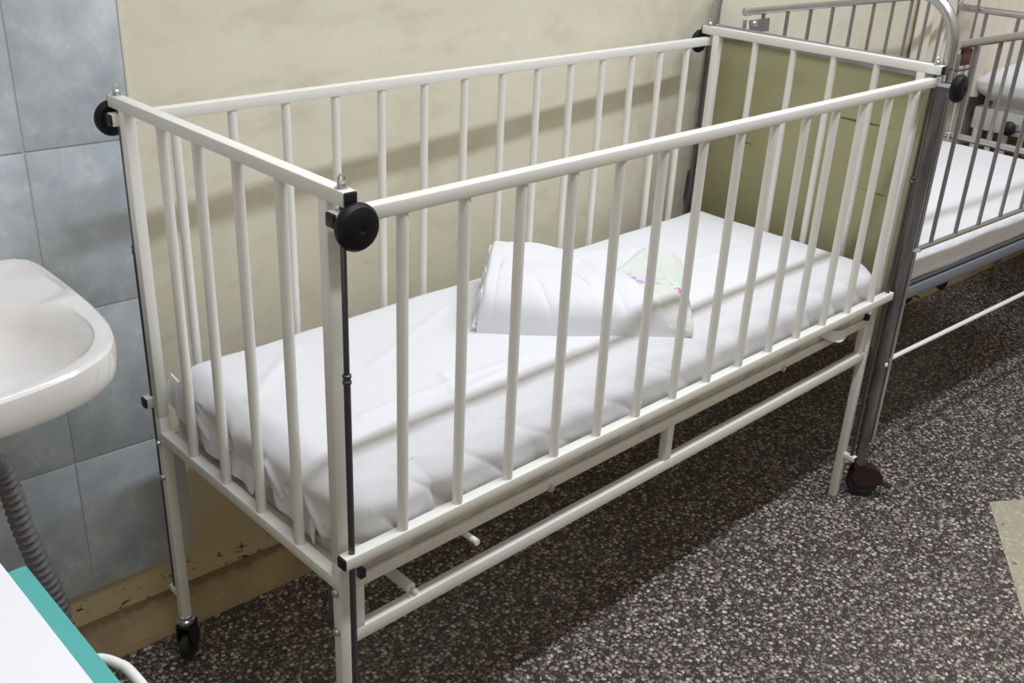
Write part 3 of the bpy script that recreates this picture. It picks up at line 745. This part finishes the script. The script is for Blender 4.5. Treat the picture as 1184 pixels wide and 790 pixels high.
# ------------------------------------------------------------------ changing table, lower left
tb = thing('changing_table', 'changing table with teal top edge and white tube handle, lower left corner', 'table', (-.75, -.6, 0))
bm = B(); box(bm, -1.10, -.4255, -1.25, -.048, .765, .797, .003); obj('table_top', bm, M['teal'], tb)
for x in (-1.06, -.46):
    for y in (-1.20, -.12):
        bm = B(); tube(bm, (x, y, 0), (x, y, .766), .012, 16); obj('leg', bm, M['white_metal'], tb)
bm = B(); hpts = catmull([(-.440, -.178, .756), (-.424, -.180, .756), (-.411, -.188, .756), (-.402, -.205, .756), (-.398, -.225, .756), (-.398, -.30, .756), (-.398, -.45, .756), (-.402, -.50, .756), (-.415, -.52, .756), (-.440, -.525, .756)], 8)
sweep(bm, hpts, .0052, 14); obj('handle', bm, M['white_metal'], tb)
bm = B(); box(bm, -1.05, -.452, -1.20, -.012, .797, .822, .004)
pd = obj('changing_pad', bm, M['pad']); tag(pd, 'flat white pad lying on the teal-edged changing table', 'changing pad')

# ------------------------------------------------------------------ light
def area(name, loc, sx, sy, power, col, target=None, rz=0):
    l = bpy.data.lights.new(name, 'AREA'); l.shape = 'RECTANGLE'; l.size = sx; l.size_y = sy; l.energy = power; l.color = col
    o = bpy.data.objects.new(name, l); o.location = loc; COL.objects.link(o)
    o.rotation_euler = (0, 0, rz)
    if target is not None: o.rotation_euler = (Vector(target) - Vector(loc)).to_track_quat('-Z', 'Y').to_euler()
    return o
area('ceiling_tube_light', (1.25, -.74, 3.45), 3.4, .14, 88, (.90, .955, 1.06))
w = bpy.data.worlds.new('room_light'); S.world = w; w.use_nodes = True
wt = w.node_tree; bgn = wt.nodes['Background']; bgn.inputs[1].default_value = .56
tc = wt.nodes.new('ShaderNodeTexCoord'); sp = wt.nodes.new('ShaderNodeSeparateXYZ'); rp = wt.nodes.new('ShaderNodeValToRGB')
wt.links.new(tc.outputs['Generated'], sp.inputs[0]); wt.links.new(sp.outputs[2], rp.inputs[0]); wt.links.new(rp.outputs[0], bgn.inputs[0])
e = rp.color_ramp.elements; e[0].position = 0; e[0].color = (.36, .30, .21, 1); e[1].position = .65; e[1].color = (1.0, .94, .83, 1)

# ------------------------------------------------------------------ camera
cam = bpy.data.cameras.new('camera'); co = bpy.data.objects.new('camera', cam); COL.objects.link(co)
yaw, pit, rol = .7851, -.4423, .0493
F = Vector((math.sin(yaw) * math.cos(pit), math.cos(yaw) * math.cos(pit), math.sin(pit)))
R = Vector((math.cos(yaw), -math.sin(yaw), 0)); U = R.cross(F)
R2 = R * math.cos(rol) + U * math.sin(rol); U2 = -R * math.sin(rol) + U * math.cos(rol)
m4 = Matrix((R2, U2, -F)).transposed().to_4x4(); m4.translation = (-.6805, -1.0092, 1.491)
co.matrix_world = m4
cam.sensor_width = 36; cam.lens = 36 * 1180.94 / 1184; cam.clip_start = .02
S.camera = co
vs = S.view_settings; vs.view_transform = 'Standard'; vs.look = 'None'; vs.gamma = 1; vs.use_curve_mapping = False; vs.exposure = .07
